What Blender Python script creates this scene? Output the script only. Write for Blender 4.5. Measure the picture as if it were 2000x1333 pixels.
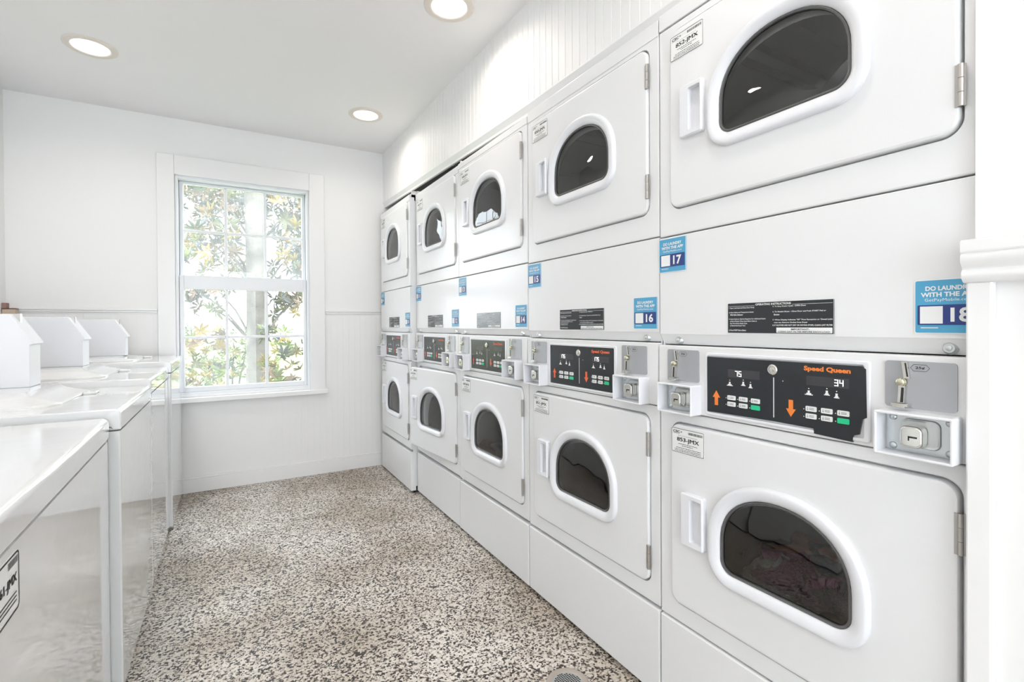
import bpy, bmesh, math, random
from mathutils import Vector, Matrix
from mathutils.geometry import tessellate_polygon
random.seed(7)
PI = math.pi
COL = bpy.context.scene.collection
for o in list(bpy.data.objects): bpy.data.objects.remove(o)
SC = bpy.context.scene

# ------------------------------------------------------------------ camera
EYE = 1.06
yaw, pit, rol = math.radians(30.2113), math.radians(0.44065), math.radians(-0.33385)
fw = Vector((math.sin(yaw)*math.cos(pit), math.cos(yaw)*math.cos(pit), -math.sin(pit)))
rt0 = Vector((math.cos(yaw), -math.sin(yaw), 0)); up0 = rt0.cross(fw)
rt = rt0*math.cos(rol)+up0*math.sin(rol); up = -rt0*math.sin(rol)+up0*math.cos(rol)
cd = bpy.data.cameras.new('camera'); cam = bpy.data.objects.new('camera', cd); COL.objects.link(cam)
M = Matrix.Identity(4)
for i in range(3):
    M[i][0] = rt[i]; M[i][1] = up[i]; M[i][2] = -fw[i]
M[2][3] = EYE
cam.matrix_world = M
cd.sensor_width = 36; cd.sensor_fit = 'HORIZONTAL'; cd.lens = 958.4/2000*36
cd.shift_y = (643.0-666.5)/2000; cd.clip_start = 0.02; cd.clip_end = 200
SC.camera = cam

# ------------------------------------------------------------------ world, exposure
SC.view_settings.view_transform = 'Standard'; SC.view_settings.look = 'None'
SC.view_settings.gamma = 1; SC.view_settings.use_curve_mapping = False
SC.view_settings.exposure = 0.57
W = bpy.data.worlds.new('sky'); SC.world = W; W.use_nodes = True
WORLD_STRENGTH = 5.5
bg = W.node_tree.nodes['Background']; bg.inputs[0].default_value = (0.865, 0.935, 1.0, 1); bg.inputs[1].default_value = WORLD_STRENGTH
CAN_POWER = 1.85
CAN_COLOR = (1.0, 0.92, 0.84)

# ------------------------------------------------------------------ materials
def mat(name, col, rough=0.5, metal=0.0, spec=0.5, coat=0.0, emit=None, es=1.0):
    m = bpy.data.materials.new(name); m.use_nodes = True
    b = m.node_tree.nodes['Principled BSDF']
    b.inputs['Base Color'].default_value = (*col, 1); b.inputs['Roughness'].default_value = rough
    b.inputs['Metallic'].default_value = metal; b.inputs['Specular IOR Level'].default_value = spec
    b.inputs['Coat Weight'].default_value = coat
    if emit:
        b.inputs['Emission Color'].default_value = (*emit, 1); b.inputs['Emission Strength'].default_value = es
    return m
def nodes(m): return m.node_tree.nodes, m.node_tree.links, m.node_tree.nodes['Principled BSDF']
def add_bump(m, scale, strength, dist=0.001, detail=2, stretch=None):
    N, L, b = nodes(m)
    tc = N.new('ShaderNodeTexCoord'); no = N.new('ShaderNodeTexNoise'); bu = N.new('ShaderNodeBump')
    no.inputs['Scale'].default_value = scale; no.inputs['Detail'].default_value = detail
    bu.inputs['Strength'].default_value = strength; bu.inputs['Distance'].default_value = dist
    if stretch:
        mp = N.new('ShaderNodeMapping'); mp.inputs['Scale'].default_value = stretch
        L.new(tc.outputs['Object'], mp.inputs[0]); L.new(mp.outputs[0], no.inputs['Vector'])
    else: L.new(tc.outputs['Object'], no.inputs['Vector'])
    L.new(no.outputs['Fac'], bu.inputs['Height']); L.new(bu.outputs[0], b.inputs['Normal'])
def vary(m, c1, c2, scale, detail=3):
    N, L, b = nodes(m)
    tc = N.new('ShaderNodeTexCoord'); no = N.new('ShaderNodeTexNoise'); cr = N.new('ShaderNodeValToRGB')
    no.inputs['Scale'].default_value = scale; no.inputs['Detail'].default_value = detail
    cr.color_ramp.elements[0].position = .35; cr.color_ramp.elements[1].position = .65
    cr.color_ramp.elements[0].color = (*c1, 1); cr.color_ramp.elements[1].color = (*c2, 1)
    L.new(tc.outputs['Object'], no.inputs['Vector']); L.new(no.outputs['Fac'], cr.inputs[0]); L.new(cr.outputs[0], b.inputs['Base Color'])

WALL = mat('white_wall_paint', (.89, .89, .885), .55); add_bump(WALL, 60, .15, .001)
CEIL = mat('ceiling_paint', (.89, .88, .88), .8); add_bump(CEIL, 40, .1, .001)
TRIM = mat('gloss_white_trim', (.88, .88, .88), .3)
VINYL = mat('window_vinyl', (.83, .85, .88), .3)
ENAM = mat('dryer_enamel', (.815, .82, .83), .24); add_bump(ENAM, 8, .10, .01, 2)
ENAM2 = mat('washer_enamel', (.80, .81, .815), .07, coat=.6); add_bump(ENAM2, 9, .05, .01, 2, (1, 1, 2))
PLAST = mat('white_plastic', (.80, .81, .845), .3)
GAP = mat('dark_gap', (.03, .03, .03), .8)
SILVER = mat('silver_plate_paint', (.42, .43, .45), .38, .35)
CHROME = mat('chrome', (.75, .74, .70), .14, 1.0)
STEEL = mat('zinc_steel', (.62, .65, .66), .3, 1.0); add_bump(STEEL, 30, .15, .002)
BRASS = mat('worn_nickel', (.62, .60, .48), .22, 1.0)
BLACKP = mat('black_panel', (.022, .026, .03), .22)
DISP = mat('display_window', (.05, .05, .055), .2)
LED = mat('lit_digits', (1, 1, 1), .5, emit=(1, .98, .95), es=1.6)
WHITEP = mat('white_print', (.85, .86, .86), .5)
ORANGE = mat('orange_print', (.90, .24, .04), .5)
RED = mat('red_orange_print', (.85, .14, .04), .5)
GREENB = mat('green_button', (.02, .60, .28), .4)
BLACKT = mat('black_print', (.02, .02, .02), .6)
GREYT = mat('grey_print', (.22, .22, .23), .6)
BLUE = mat('sticker_blue', (.085, .38, .62), .4)
BLUEL = mat('sticker_pale_edge', (.55, .78, .9), .4)
NAVY = mat('sticker_navy', (.025, .05, .22), .4)
PAPER = mat('label_paper', (.86, .87, .86), .45)
DRUM = mat('drum_steel', (.74, .75, .75), .2, .5); add_bump(DRUM, 7, .25, .03, 1)
GASK = mat('dark_gasket', (.10, .10, .10), .4)
HINGE = mat('hinge_steel', (.5, .48, .46), .3, .9)
DARKGREY = mat('dark_grey_matt', (.10, .09, .08), .9)  # plain matt dark grey, not assigned to any part

def glass(name, tint, haze=0.0, ior=1.5, wavy=0.0):
    m = bpy.data.materials.new(name); m.use_nodes = True
    N, L = m.node_tree.nodes, m.node_tree.links; N.clear()
    out = N.new('ShaderNodeOutputMaterial'); tr = N.new('ShaderNodeBsdfTransparent'); gl = N.new('ShaderNodeBsdfGlossy')
    mx = N.new('ShaderNodeMixShader'); fr = N.new('ShaderNodeFresnel'); fr.inputs[0].default_value = ior
    tr.inputs[0].default_value = (*tint, 1); gl.inputs['Roughness'].default_value = 0.01
    L.new(fr.outputs[0], mx.inputs[0]); L.new(tr.outputs[0], mx.inputs[1]); L.new(gl.outputs[0], mx.inputs[2])
    last = mx
    if wavy:
        tc = N.new('ShaderNodeTexCoord'); no = N.new('ShaderNodeTexNoise'); no.inputs['Scale'].default_value = 9; no.inputs['Detail'].default_value = 1
        bu = N.new('ShaderNodeBump'); bu.inputs['Strength'].default_value = wavy; bu.inputs['Distance'].default_value = .01
        L.new(tc.outputs['Object'], no.inputs['Vector']); L.new(no.outputs['Fac'], bu.inputs['Height']); L.new(bu.outputs[0], gl.inputs['Normal'])
    if haze:
        df = N.new('ShaderNodeBsdfTranslucent'); df.inputs[0].default_value = (.95, .97, 1, 1)
        m2 = N.new('ShaderNodeMixShader'); m2.inputs[0].default_value = haze
        L.new(mx.outputs[0], m2.inputs[1]); L.new(df.outputs[0], m2.inputs[2]); last = m2
    L.new(last.outputs[0], out.inputs[0]); return m
DGLASS = glass('dryer_door_glass', (.82, .84, .84), ior=1.85, wavy=.35)
WGLASS = glass('window_glass', (.97, .98, .98), .04)
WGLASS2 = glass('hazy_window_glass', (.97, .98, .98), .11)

def floor_mat():
    m = mat('chip_floor', (.5, .48, .45), .5); N, L, b = nodes(m)
    tc = N.new('ShaderNodeTexCoord')
    v = N.new('ShaderNodeTexVoronoi'); v.inputs['Scale'].default_value = 165
    v2 = N.new('ShaderNodeTexNoise'); v2.inputs['Scale'].default_value = 95; v2.inputs['Detail'].default_value = 3
    nz = N.new('ShaderNodeTexNoise'); nz.inputs['Scale'].default_value = 2.2; nz.inputs['Detail'].default_value = 5
    for x in (v, v2, nz): L.new(tc.outputs['Object'], x.inputs['Vector'])
    sep = N.new('ShaderNodeSeparateColor'); L.new(v.outputs['Color'], sep.inputs[0])
    ad = N.new('ShaderNodeMath'); ad.operation = 'ADD'; L.new(sep.outputs[0], ad.inputs[0])
    ml = N.new('ShaderNodeMath'); ml.operation = 'MULTIPLY'; ml.inputs[1].default_value = .9
    sb = N.new('ShaderNodeMath'); sb.operation = 'SUBTRACT'; sb.inputs[1].default_value = .5
    L.new(v2.outputs['Fac'], sb.inputs[0]); L.new(sb.outputs[0], ml.inputs[0]); L.new(ml.outputs[0], ad.inputs[1])
    cr = N.new('ShaderNodeValToRGB'); cr.color_ramp.interpolation = 'LINEAR'
    e = cr.color_ramp.elements
    e[0].position = .0; e[0].color = (.035, .03, .027, 1)
    e[1].position = .98; e[1].color = (.92, .90, .86, 1)
    for p, c in ((.20, (.06, .052, .046)), (.30, (.27, .24, .21)), (.40, (.56, .52, .475)), (.60, (.78, .735, .68)), (.8, (.86, .83, .79))):
        n = e.new(p); n.color = (*c, 1)
    L.new(ad.outputs[0], cr.inputs[0])
    # dirt patches
    cr2 = N.new('ShaderNodeValToRGB'); cr2.color_ramp.elements[0].position = .36; cr2.color_ramp.elements[1].position = .62
    cr2.color_ramp.elements[0].color = (.64, .58, .51, 1); cr2.color_ramp.elements[1].color = (.97, .95, .93, 1)
    L.new(nz.outputs['Fac'], cr2.inputs[0])
    mx = N.new('ShaderNodeMix'); mx.data_type = 'RGBA'; mx.blend_type = 'MULTIPLY'; mx.inputs[0].default_value = 1
    L.new(cr.outputs[0], mx.inputs[6]); L.new(cr2.outputs[0], mx.inputs[7]); L.new(mx.outputs[2], b.inputs['Base Color'])
    bu = N.new('ShaderNodeBump'); bu.inputs['Strength'].default_value = .5; bu.inputs['Distance'].default_value = .002
    L.new(ad.outputs[0], bu.inputs['Height']); L.new(bu.outputs[0], b.inputs['Normal'])
    return m
FLOOR = floor_mat()

# ------------------------------------------------------------------ mesh helpers
def tag(o, label=None, cat=None, group=None, kind=None):
    if label: o['label'] = label
    if cat: o['category'] = cat
    if group: o['group'] = group
    if kind: o['kind'] = kind
    return o
def empty(name, loc, rz=0, label=None, cat=None, group=None, sx=1.0):
    o = bpy.data.objects.new(name, None); COL.objects.link(o); o.empty_display_size = .1
    o.location = loc; o.rotation_euler = (0, 0, rz); o.scale = (sx, 1, 1)
    return tag(o, label, cat, group)
class MB:
    def __init__(s): s.v = []; s.f = []; s.m = []
    def add(s, vs, fs, mi=0):
        b = len(s.v); s.v += [tuple(p) for p in vs]; s.f += [tuple(b+i for i in f) for f in fs]; s.m += [mi]*len(fs); return s
    def box(s, x0, y0, z0, x1, y1, z1, mi=0):
        if x0 > x1: x0, x1 = x1, x0
        if y0 > y1: y0, y1 = y1, y0
        if z0 > z1: z0, z1 = z1, z0
        return s.add([(x0,y0,z0),(x1,y0,z0),(x1,y1,z0),(x0,y1,z0),(x0,y0,z1),(x1,y0,z1),(x1,y1,z1),(x0,y1,z1)],
                     [(0,3,2,1),(4,5,6,7),(0,1,5,4),(1,2,6,5),(2,3,7,6),(3,0,4,7)], mi)
    def loft(s, loops, cap0=True, cap1=True, mi=0):
        n = len(loops[0]); b = len(s.v)
        vs = [p for l in loops for p in l]; fs = []
        for k in range(len(loops)-1):
            for i in range(n):
                j = (i+1) % n; fs.append((k*n+i, k*n+j, (k+1)*n+j, (k+1)*n+i))
        if cap0: fs.append(tuple(range(n-1, -1, -1)))
        if cap1: fs.append(tuple((len(loops)-1)*n+i for i in range(n)))
        return s.add(vs, fs, mi)
    def holed(s, outer, inner, mi=0):
        t = tessellate_polygon([[Vector(p) for p in outer], [Vector(p) for p in inner]])
        return s.add(list(outer)+list(inner), t, mi)
    def cyl(s, c, axis, r0, r1, h, n=24, mi=0, cap0=True, cap1=True):
        a = Vector(axis).normalized(); u = a.orthogonal().normalized(); w = a.cross(u); c = Vector(c)
        L0 = [c+u*r0*math.cos(2*PI*i/n)+w*r0*math.sin(2*PI*i/n) for i in range(n)]
        L1 = [c+a*h+u*r1*math.cos(2*PI*i/n)+w*r1*math.sin(2*PI*i/n) for i in range(n)]
        return s.loft([L0, L1], cap0, cap1, mi)
    def sphere(s, c, r, sc=(1,1,1), n=16, m=8, mi=0):
        loops = []
        for k in range(1, m):
            t = PI*k/m; loops.append([(c[0]+r*sc[0]*math.sin(t)*math.cos(2*PI*i/n), c[1]+r*sc[1]*math.sin(t)*math.sin(2*PI*i/n), c[2]+r*sc[2]*math.cos(t)) for i in range(n)])
        return s.loft(loops, True, True, mi)
    def tube(s, pts, rad, n=8, mi=0):
        loops = []; pts = [Vector(p) for p in pts]; u = None
        for i, p in enumerate(pts):
            d = (pts[min(i+1, len(pts)-1)]-pts[max(i-1, 0)]).normalized()
            u = d.orthogonal().normalized() if u is None else (u-d*u.dot(d)).normalized()
            w = d.cross(u); r = rad[i] if hasattr(rad, '__len__') else rad
            loops.append([p+u*r*math.cos(2*PI*k/n)+w*r*math.sin(2*PI*k/n) for k in range(n)])
        return s.loft(loops, True, True, mi)
    def mesh(s, name, mats, smooth=35, fix=True):
        me = bpy.data.meshes.new(name); me.from_pydata(s.v, [], s.f)
        for x in (mats if isinstance(mats, (list, tuple)) else [mats]): me.materials.append(x)
        me.polygons.foreach_set('material_index', s.m)
        bm = bmesh.new(); bm.from_mesh(me)
        bmesh.ops.remove_doubles(bm, verts=bm.verts, dist=1e-5)
        if fix: bmesh.ops.recalc_face_normals(bm, faces=bm.faces)
        bm.to_mesh(me); bm.free()
        if smooth:
            me.polygons.foreach_set('use_smooth', [True]*len(me.polygons)); me.set_sharp_from_angle(angle=math.radians(smooth))
        me.update(); return me
    def build(s, name, mats, parent=None, bevel=0, seg=2, **k):
        return put(name, s.mesh(name, mats, **k), parent, bevel, seg)
def put(name, me, parent=None, bevel=0, seg=2, loc=None):
    o = bpy.data.objects.new(name, me); COL.objects.link(o)
    if parent: o.parent = parent
    if loc: o.location = loc
    if bevel:
        md = o.modifiers.new('bevel', 'BEVEL'); md.width = bevel; md.segments = seg; md.limit_method = 'ANGLE'; md.harden_normals = False; w_ = o.modifiers.new('weighted_normal', 'WEIGHTED_NORMAL'); w_.keep_sharp = True; w_.weight = 90
    elif len(me.polygons) > 6 and any(p.use_smooth for p in me.polygons):
        md = o.modifiers.new('weighted_normal', 'WEIGHTED_NORMAL'); md.keep_sharp = True; md.weight = 90
    return o
CACHE = {}
def cached(key, fn):
    if key not in CACHE: CACHE[key] = fn()
    return CACHE[key]
def rrect(x0, z0, x1, z1, r, n=6):
    P = []
    for cx, cz, a in ((x1-r, z0+r, -90), (x1-r, z1-r, 0), (x0+r, z1-r, 90), (x0+r, z0+r, 180)):
        for k in range(n+1):
            t = math.radians(a+90*k/n); P.append((cx+r*math.cos(t), cz+r*math.sin(t)))
    return P
def at_y(P, y): return [(p[0], y, p[1]) for p in P]
def at_z(P, z): return [(p[0], p[1], z) for p in P]
def inset(P, d):
    n = len(P); out = []
    for i in range(n):
        a, b, c = Vector(P[i-1]), Vector(P[i]), Vector(P[(i+1) % n])
        e1 = (b-a); e2 = (c-b)
        if e1.length < 1e-9: e1 = e2
        if e2.length < 1e-9: e2 = e1
        n1 = Vector((-e1.y, e1.x)).normalized(); n2 = Vector((-e2.y, e2.x)).normalized()
        m = (n1+n2).normalized(); k = 1/max(.5, m.dot(n1)); out.append((b.x+m.x*d*k, b.y+m.y*d*k))
    return out
def slab(x0, z0, x1, z1, r, yf, yb, rb=0.0):        # rounded plate, front (viewer side) at yf
    P = rrect(x0, z0, x1, z1, r); m = MB()
    if rb: m.loft([at_y(P, yb), at_y(P, yf+rb), at_y(inset(P, rb*.3), yf+rb*.3), at_y(inset(P, rb), yf)])
    else: m.loft([at_y(P, yb), at_y(P, yf)])
    return m
TEXTS = {}
def text_mb(m, s, x0, x1, zc, h, y, mi=0, bold=0.0, spacing=1.0):
    """letters facing -y between x0..x1, cap height h, centred at zc"""
    key = (s, bold, spacing)
    if key not in TEXTS:
        c = bpy.data.curves.new('t', 'FONT'); c.body = s; c.size = 1; c.resolution_u = 3; c.offset = bold; c.space_character = spacing
        o = bpy.data.objects.new('t', c); COL.objects.link(o)
        dg = bpy.context.evaluated_depsgraph_get(); me = bpy.data.meshes.new_from_object(o.evaluated_get(dg))
        V = [tuple(v.co) for v in me.vertices]; F = [tuple(p.vertices) for p in me.polygons]
        bpy.data.objects.remove(o); bpy.data.curves.remove(c); bpy.data.meshes.remove(me)
        TEXTS[key] = (V, F)
    V, F = TEXTS[key]
    if not V: return
    a, b = min(v[0] for v in V), max(v[0] for v in V); c, d = min(v[1] for v in V), max(v[1] for v in V)
    sx = (x1-x0)/(b-a); sz = h/(d-c)
    m.add([(x0+(v[0]-a)*sx, y, zc-h/2+(v[1]-c)*sz) for v in V], F, mi)
def quad(m, x0, z0, x1, z1, y, mi=0): m.add([(x0,y,z0),(x1,y,z0),(x1,y,z1),(x0,y,z1)], [(0,1,2,3)], mi)

# ------------------------------------------------------------------ room shell
CZ = EYE+1.315; FY = 3.745; BY = -2.7; LX = -1.05; RX = 1.03
def struct(name, m, mats, bevel=0, **k):
    o = m.build(name, mats, None, bevel, **k); o['kind'] = 'structure'; return o
struct('floor', MB().box(LX-.1, BY-.1, -.12, 2.3, FY+.1, 0), FLOOR)
struct('ceiling', MB().box(LX-.1, BY-.1, CZ, 2.3, FY+.1, CZ+.12), CEIL)
struct('wall_left', MB().box(LX-.12, BY, 0, LX, FY, CZ), WALL)
# far wall with the window opening
wx0, wx1, wz0, wz1 = -.275, .515, EYE-.432, EYE+.962
m = MB()
for a in ((LX, wx0, 0, CZ), (wx1, 2.2, 0, CZ), (wx0, wx1, 0, wz0), (wx0, wx1, wz1, CZ)): m.box(a[0], FY, a[2], a[1], FY+.13, a[3])
def beads(m, X0, X1, z0, z1, y, pitch=.041):
    n = int((X1-X0)/pitch)
    for i in range(n):
        a = X0+i*pitch; m.box(a+.0010, y-.0012, z0, a+pitch-.0010, y+.001, z1)
beads(m, LX+.002, -.368, .10, EYE+.082, FY); beads(m, .618, 1.2, .10, EYE+.082, FY); beads(m, -.368, .618, .10, EYE-.47, FY)
struct('wall_far', m, WALL)
m = MB().box(LX, FY-.016, 0, 1.2, FY, .088).box(LX, FY-.011, .088, 1.2, FY, .1)
struct('baseboard_far', m, TRIM, .002)
m = MB()
for a, b in ((LX, -.368), (.618, 1.2)):
    m.box(a, FY-.012, EYE+.103, b, FY, EYE+.116).box(a, FY-.008, EYE+.091, b, FY, EYE+.103).box(a, FY-.004, EYE+.082, b, FY, EYE+.091)
struct('trim_1', m, TRIM, .003)
# back wall with an added opening, unseen behind the camera, for fill light
m = MB(); dx0, dx1, dz = -.80, .48, 2.08
for a in ((LX, dx0, 0, CZ), (dx1, 2.2, 0, CZ), (dx0, dx1, dz, CZ)): m.box(a[0], BY-.12, a[2], a[1], BY, a[3])
struct('wall_back', m, WALL)
# right side: rear of the alcove
SHADEW = mat('alcove_shade_dark', (.07, .055, .045), .9)  # near-black colour paints the alcove's shade onto its rear wall
struct('wall_right', MB().box(1.95, .25, 0, 2.05, FY, CZ), SHADEW)
# near right wall beside the alcove
m = MB().box(RX, BY, 0, RX+.0085, .3040, CZ)
m.box(RX+.0085, .270, 0, 1.9, .3035, CZ)
struct('wall_near', m, WALL)
m = MB().box(1.014, .279, 0, RX, .311, EYE+.066); struct('trim_2', m, TRIM, .003)
m = MB()
prof = [(RX, .130), (1.004, .130), (.999, .127), (.999, .112), (1.003, .108), (.999, .104), (.999, .095), (1.006, .087), (1.007, .083), (1.003, .078), (1.003, .070), (1.010, .064), (1.014, .062), (RX, .062)]
m.loft([[(x, BY, EYE+z) for x, z in prof], [(x, .313, EYE+z) for x, z in prof]])
struct('trim_3', m, TRIM, smooth=50)
struct('baseboard_near', MB().box(1.016, BY, 0, RX, .278, .10), TRIM, .002)
# beadboard wall above the machines, hung in front of the alcove
def ux(Y): return 1.045+(FY-Y)*.0125
def tz(Y): return EYE+.862+(.043*max(0, (Y-1.7)/2.045))
m = MB(); pitch = .041; Y = .300
Ys = []
while Y < FY: Ys.append(Y); Y += pitch
for Yc in Ys:
    e = min(Yc+pitch, FY); g = .0025
    pts = [(Yc, .003), (Yc+g, 0), (e-g, 0), (e, .003)]
    for (a, da), (b, db) in zip(pts, pts[1:]):
        m.add([(ux(a)+da, a, tz(a)+.038), (ux(b)+db, b, tz(b)+.038), (ux(b)+db, b, CZ), (ux(a)+da, a, CZ)], [(0,1,2,3)])
m.add([(ux(.3)+.022, .3, CZ), (ux(FY)+.022, FY, CZ), (ux(FY)+.022, FY, tz(FY)), (ux(.3)+.022, .3, tz(.3))], [(0,1,2,3)], 1)  # back face carries the same painted alcove shade
m.add([(ux(.3), .3, tz(.3)+.03), (ux(.3), .3, CZ), (ux(.3)+.09, .3, CZ), (ux(.3)+.09, .3, tz(.3)+.03)], [(0,1,2,3)])
struct('wall_above', m, [WALL, SHADEW], fix=False, smooth=20)
m = MB()
for i in range(10):
    a = .3+(FY-.3)*i/10; b = .3+(FY-.3)*(i+1)/10
    A, B = [[(ux(q)+.006, q, tz(q)+.040), (ux(q)-.004, q, tz(q)+.040), (ux(q)-.004, q, tz(q)+.034), (ux(q)+.010, q, tz(q)+.011), (ux(q)+.010, q, tz(q)), (ux(q)+.022, q, tz(q)), (ux(q)+.022, q, tz(q)+.04)] for q in (a, b)]
    m.loft([A, B], i == 0, i == 9)
struct('trim_4', m, TRIM, smooth=30)

# ------------------------------------------------------------------ window
win = bpy.data.objects.new('window_1', None); COL.objects.link(win); win.location = (.12, FY, wz0); win['kind'] = 'structure'
def wpart(name, m, mt, bevel=0, parent=win, **k):
    off = Vector((.12, FY, wz0))
    m.v = [tuple(Vector(p)-off) for p in m.v]
    return m.build(name, mt, parent, bevel, **k)
m = MB(); c0, c1, ct = -.366, .616, EYE+1.083
m.box(c0, FY-.018, wz0-.02, wx0, FY, ct).box(wx1, FY-.018, wz0-.02, c1, FY, ct).box(wx0, FY-.018, wz1, wx1, FY, ct)
wpart('casing', m, TRIM, .003)
m = MB().box(c0-.012, FY-.045, wz0-.05, c1+.012, FY, wz0-.018).box(wx0, FY-.001, wz0-.02, wx1, FY+.13, wz0)
wpart('sill', m, TRIM, .004)
m = MB(); j = .018
m.box(wx0, FY+.002, wz0, wx0+j, FY+.12, wz1).box(wx1-j, FY+.002, wz0, wx1, FY+.12, wz1).box(wx0+j, FY+.002, wz1-j, wx1-j, FY+.12, wz1).box(wx0+j, FY+.002, wz0, wx1-j, FY+.12, wz0+.012)
m.box(wx1-j-.004, FY+.052, wz0+.02, wx1-j, FY+.056, wz1-j, 1).box(wx0+j, FY+.052, wz0+.02, wx0+j+.003, FY+.056, wz1-j, 1)
wpart('window_frame', m, [VINYL, GREYT], .002)
def sash(name, y0, y1, zb, zt, gx0, gx1, gz0, gz1, hz, ox0, ox1):
    m = MB(); m.box(ox0, y0, zb, gx0, y1, zt).box(gx1, y0, zb, ox1, y1, zt).box(gx0, y0, zb, gx1, y1, gz0).box(gx0, y0, gz1, gx1, y1, zt)
    s = wpart(name, m, VINYL, .0025)
    mm = MB(); yc = (y0+y1)/2
    for k in (1, 2):
        x = gx0+(gx1-gx0)*k/3; mm.box(x-.009, yc-.006, gz0, x+.009, yc+.006, gz1)
    for k in range(3):
        a = gx0+(gx1-gx0)*k/3+(.009 if k else 0); b = gx0+(gx1-gx0)*(k+1)/3-(.009 if k < 2 else 0)
        mm.box(a, yc-.006, hz-.009, b, yc+.006, hz+.009)
    off = Vector((.12, FY, wz0)); mm.v = [tuple(Vector(p)-off) for p in mm.v]; mm.build('muntins', VINYL, s, .002)
    g = MB(); g.add([tuple(Vector(p)-off) for p in ((gx0, yc+.008, gz0), (gx1, yc+.008, gz0), (gx1, yc+.008, gz1), (gx0, yc+.008, gz1))], [(0,1,2,3)])
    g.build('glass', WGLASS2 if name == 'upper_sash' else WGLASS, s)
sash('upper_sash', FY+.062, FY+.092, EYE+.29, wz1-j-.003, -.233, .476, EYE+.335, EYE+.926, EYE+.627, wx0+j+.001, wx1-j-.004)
sash('lower_sash', FY+.022, FY+.052, wz0+.014, EYE+.332, -.231, .476, EYE-.387, EYE+.245, EYE-.068, wx0+j+.001, wx1-j-.001)

# ------------------------------------------------------------------ ceiling lights
LX0, LX1 = -.537, .766
for n, (x, y, lab) in enumerate([(LX0, 2.98, 'round recessed ceiling light with warm glow at the upper left, left of the window'),
                    (.762, 3.10, 'round recessed ceiling light over the window wall corner by the dryers'),
                    (.805, 1.88, 'round recessed ceiling light cut by the top edge of the picture'),
                    (LX0, 1.75, None), (LX0, .5, None), (.75, .6, None), (LX0, -.8, None), (.6, -.8, None), (LX0, -2.0, None), (.6, -2.0, None)]):  # entries without a label are unseen lights added to brighten the room
    t = empty('recessed_light', (x, y, CZ), 0, lab or 'round recessed ceiling light with white trim ring, unseen, added to light the room', 'ceiling light', 'recessed ceiling lights')
    def ring():
        mm = MB(); L = []
        for r, z in ((.072, .0), (.103, -.0002), (.103, -.003), (.098, -.006), (.080, -.0075), (.074, -.006), (.070, .0)):
            L.append([(r*math.cos(2*PI*i/48), r*math.sin(2*PI*i/48), z) for i in range(48)])
        return mm.loft(L, False, False).mesh('trim_ring', RINGM, smooth=60)
    if n == 0:
        RINGM = mat('light_trim', (.78, .72, .66), .4)
        LENS = mat('lit_lens', (1, 1, 1), .5, emit=(1, .96, .86), es=2.6)
    put('trim_ring', cached('ring', ring), t)
    put('lens', cached('lens', lambda: MB().cyl((0, 0, -.0045), (0, 0, 1), .071, .071, .003, 40).mesh('lens', LENS)), t)
    ld = bpy.data.lights.new('bulb', 'AREA'); ld.shape = 'DISK'; ld.size = .13; ld.energy = CAN_POWER; ld.color = CAN_COLOR; ld.spread = math.radians(155)
    lo = bpy.data.objects.new('bulb', ld); COL.objects.link(lo); lo.parent = t; lo.location = (0, 0, -.010)

# ------------------------------------------------------------------ stacked dryers
# local frame: x to the viewer's right along the row, y into the machine, z up from floor
def dshape(cx, zb, w, h, r=.03, n=26):
    hw = w/2; P = []; zs = zb+h*.36; ah = h*.64
    P.append((cx-hw+r, zb)); P.append((cx-hw*.3, zb)); P.append((cx+hw*.3, zb))
    for k in range(9):
        t = math.radians(-90+90*k/8); P.append((cx+hw-r+r*math.cos(t), zb+r+r*math.sin(t)))
    for k in range(n+1):
        t = PI*k/n; c, s_ = math.cos(t), math.sin(t); e = 2/2.15
        P.append((cx+hw*math.copysign(abs(c)**e, c), zs+ah*abs(s_)**e))
    for k in range(8):
        t = math.radians(180+90*k/8); P.append((cx-hw+r+r*math.cos(t), zb+r+r*math.sin(t)))
    Q = []
    for p in P:
        if not Q or (Vector(p)-Vector(Q[-1])).length > 1e-4: Q.append(p)
    return Q
WCX = .343                                    # window centre
def door_meshes(z0, z1, zb):
    s0, s1 = .043, .645; D = dshape(WCX, zb, .285, .200)
    def panel():
        m = MB(); P = rrect(s0, z0, s1, z1, .028, 8)
        m.loft([at_y(P, .012), at_y(P, -.003), at_y(inset(P, .002), -.0065), at_y(inset(P, .006), -.008)], False, False)
        hole = inset(D, -.012)
        m.holed(at_y(inset(P, .006), -.008), at_y(hole, -.008)); m.loft([at_y(hole, -.008), at_y(hole, .016)], False, False)
        m.holed(at_y(P, .012), at_y(hole, .0121)); return m.mesh('door', ENAM, smooth=30)
    def ring():
        m = MB(); o = inset(D, -.034)
        m.loft([at_y(o, -.0075), at_y(o, -.014), at_y(inset(o, .003), -.019), at_y(inset(o, .008), -.021), at_y(inset(o, .016), -.0205), at_y(inset(o, .024), -.017), at_y(inset(o, .031), -.012), at_y(inset(o, .033), -.004)], False, False)
        return m.mesh('window_frame', PLAST, smooth=50)
    def gas():
        m = MB(); o = inset(D, -.0015)
        m.loft([at_y(o, -.006), at_y(o, -.011), at_y(inset(o, .002), -.0125), at_y(inset(o, .005), -.011), at_y(inset(o, .006), -.004)], False, False)
        return m.mesh('gasket', GASK, smooth=50)
    def gl():
        m = MB(); o = inset(D, .004); c = (WCX, zb+.095); L = []
        for f, y in ((1, -.007), (.9, -.0085), (.75, -.010), (.5, -.0115), (.2, -.0125)):
            L.append([(c[0]+(p[0]-c[0])*f, y, c[1]+(p[1]-c[1])*f) for p in o])
        return m.loft(L, False, True).mesh('window_glass', DGLASS, smooth=80)
    return panel, ring, gas, gl
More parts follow.
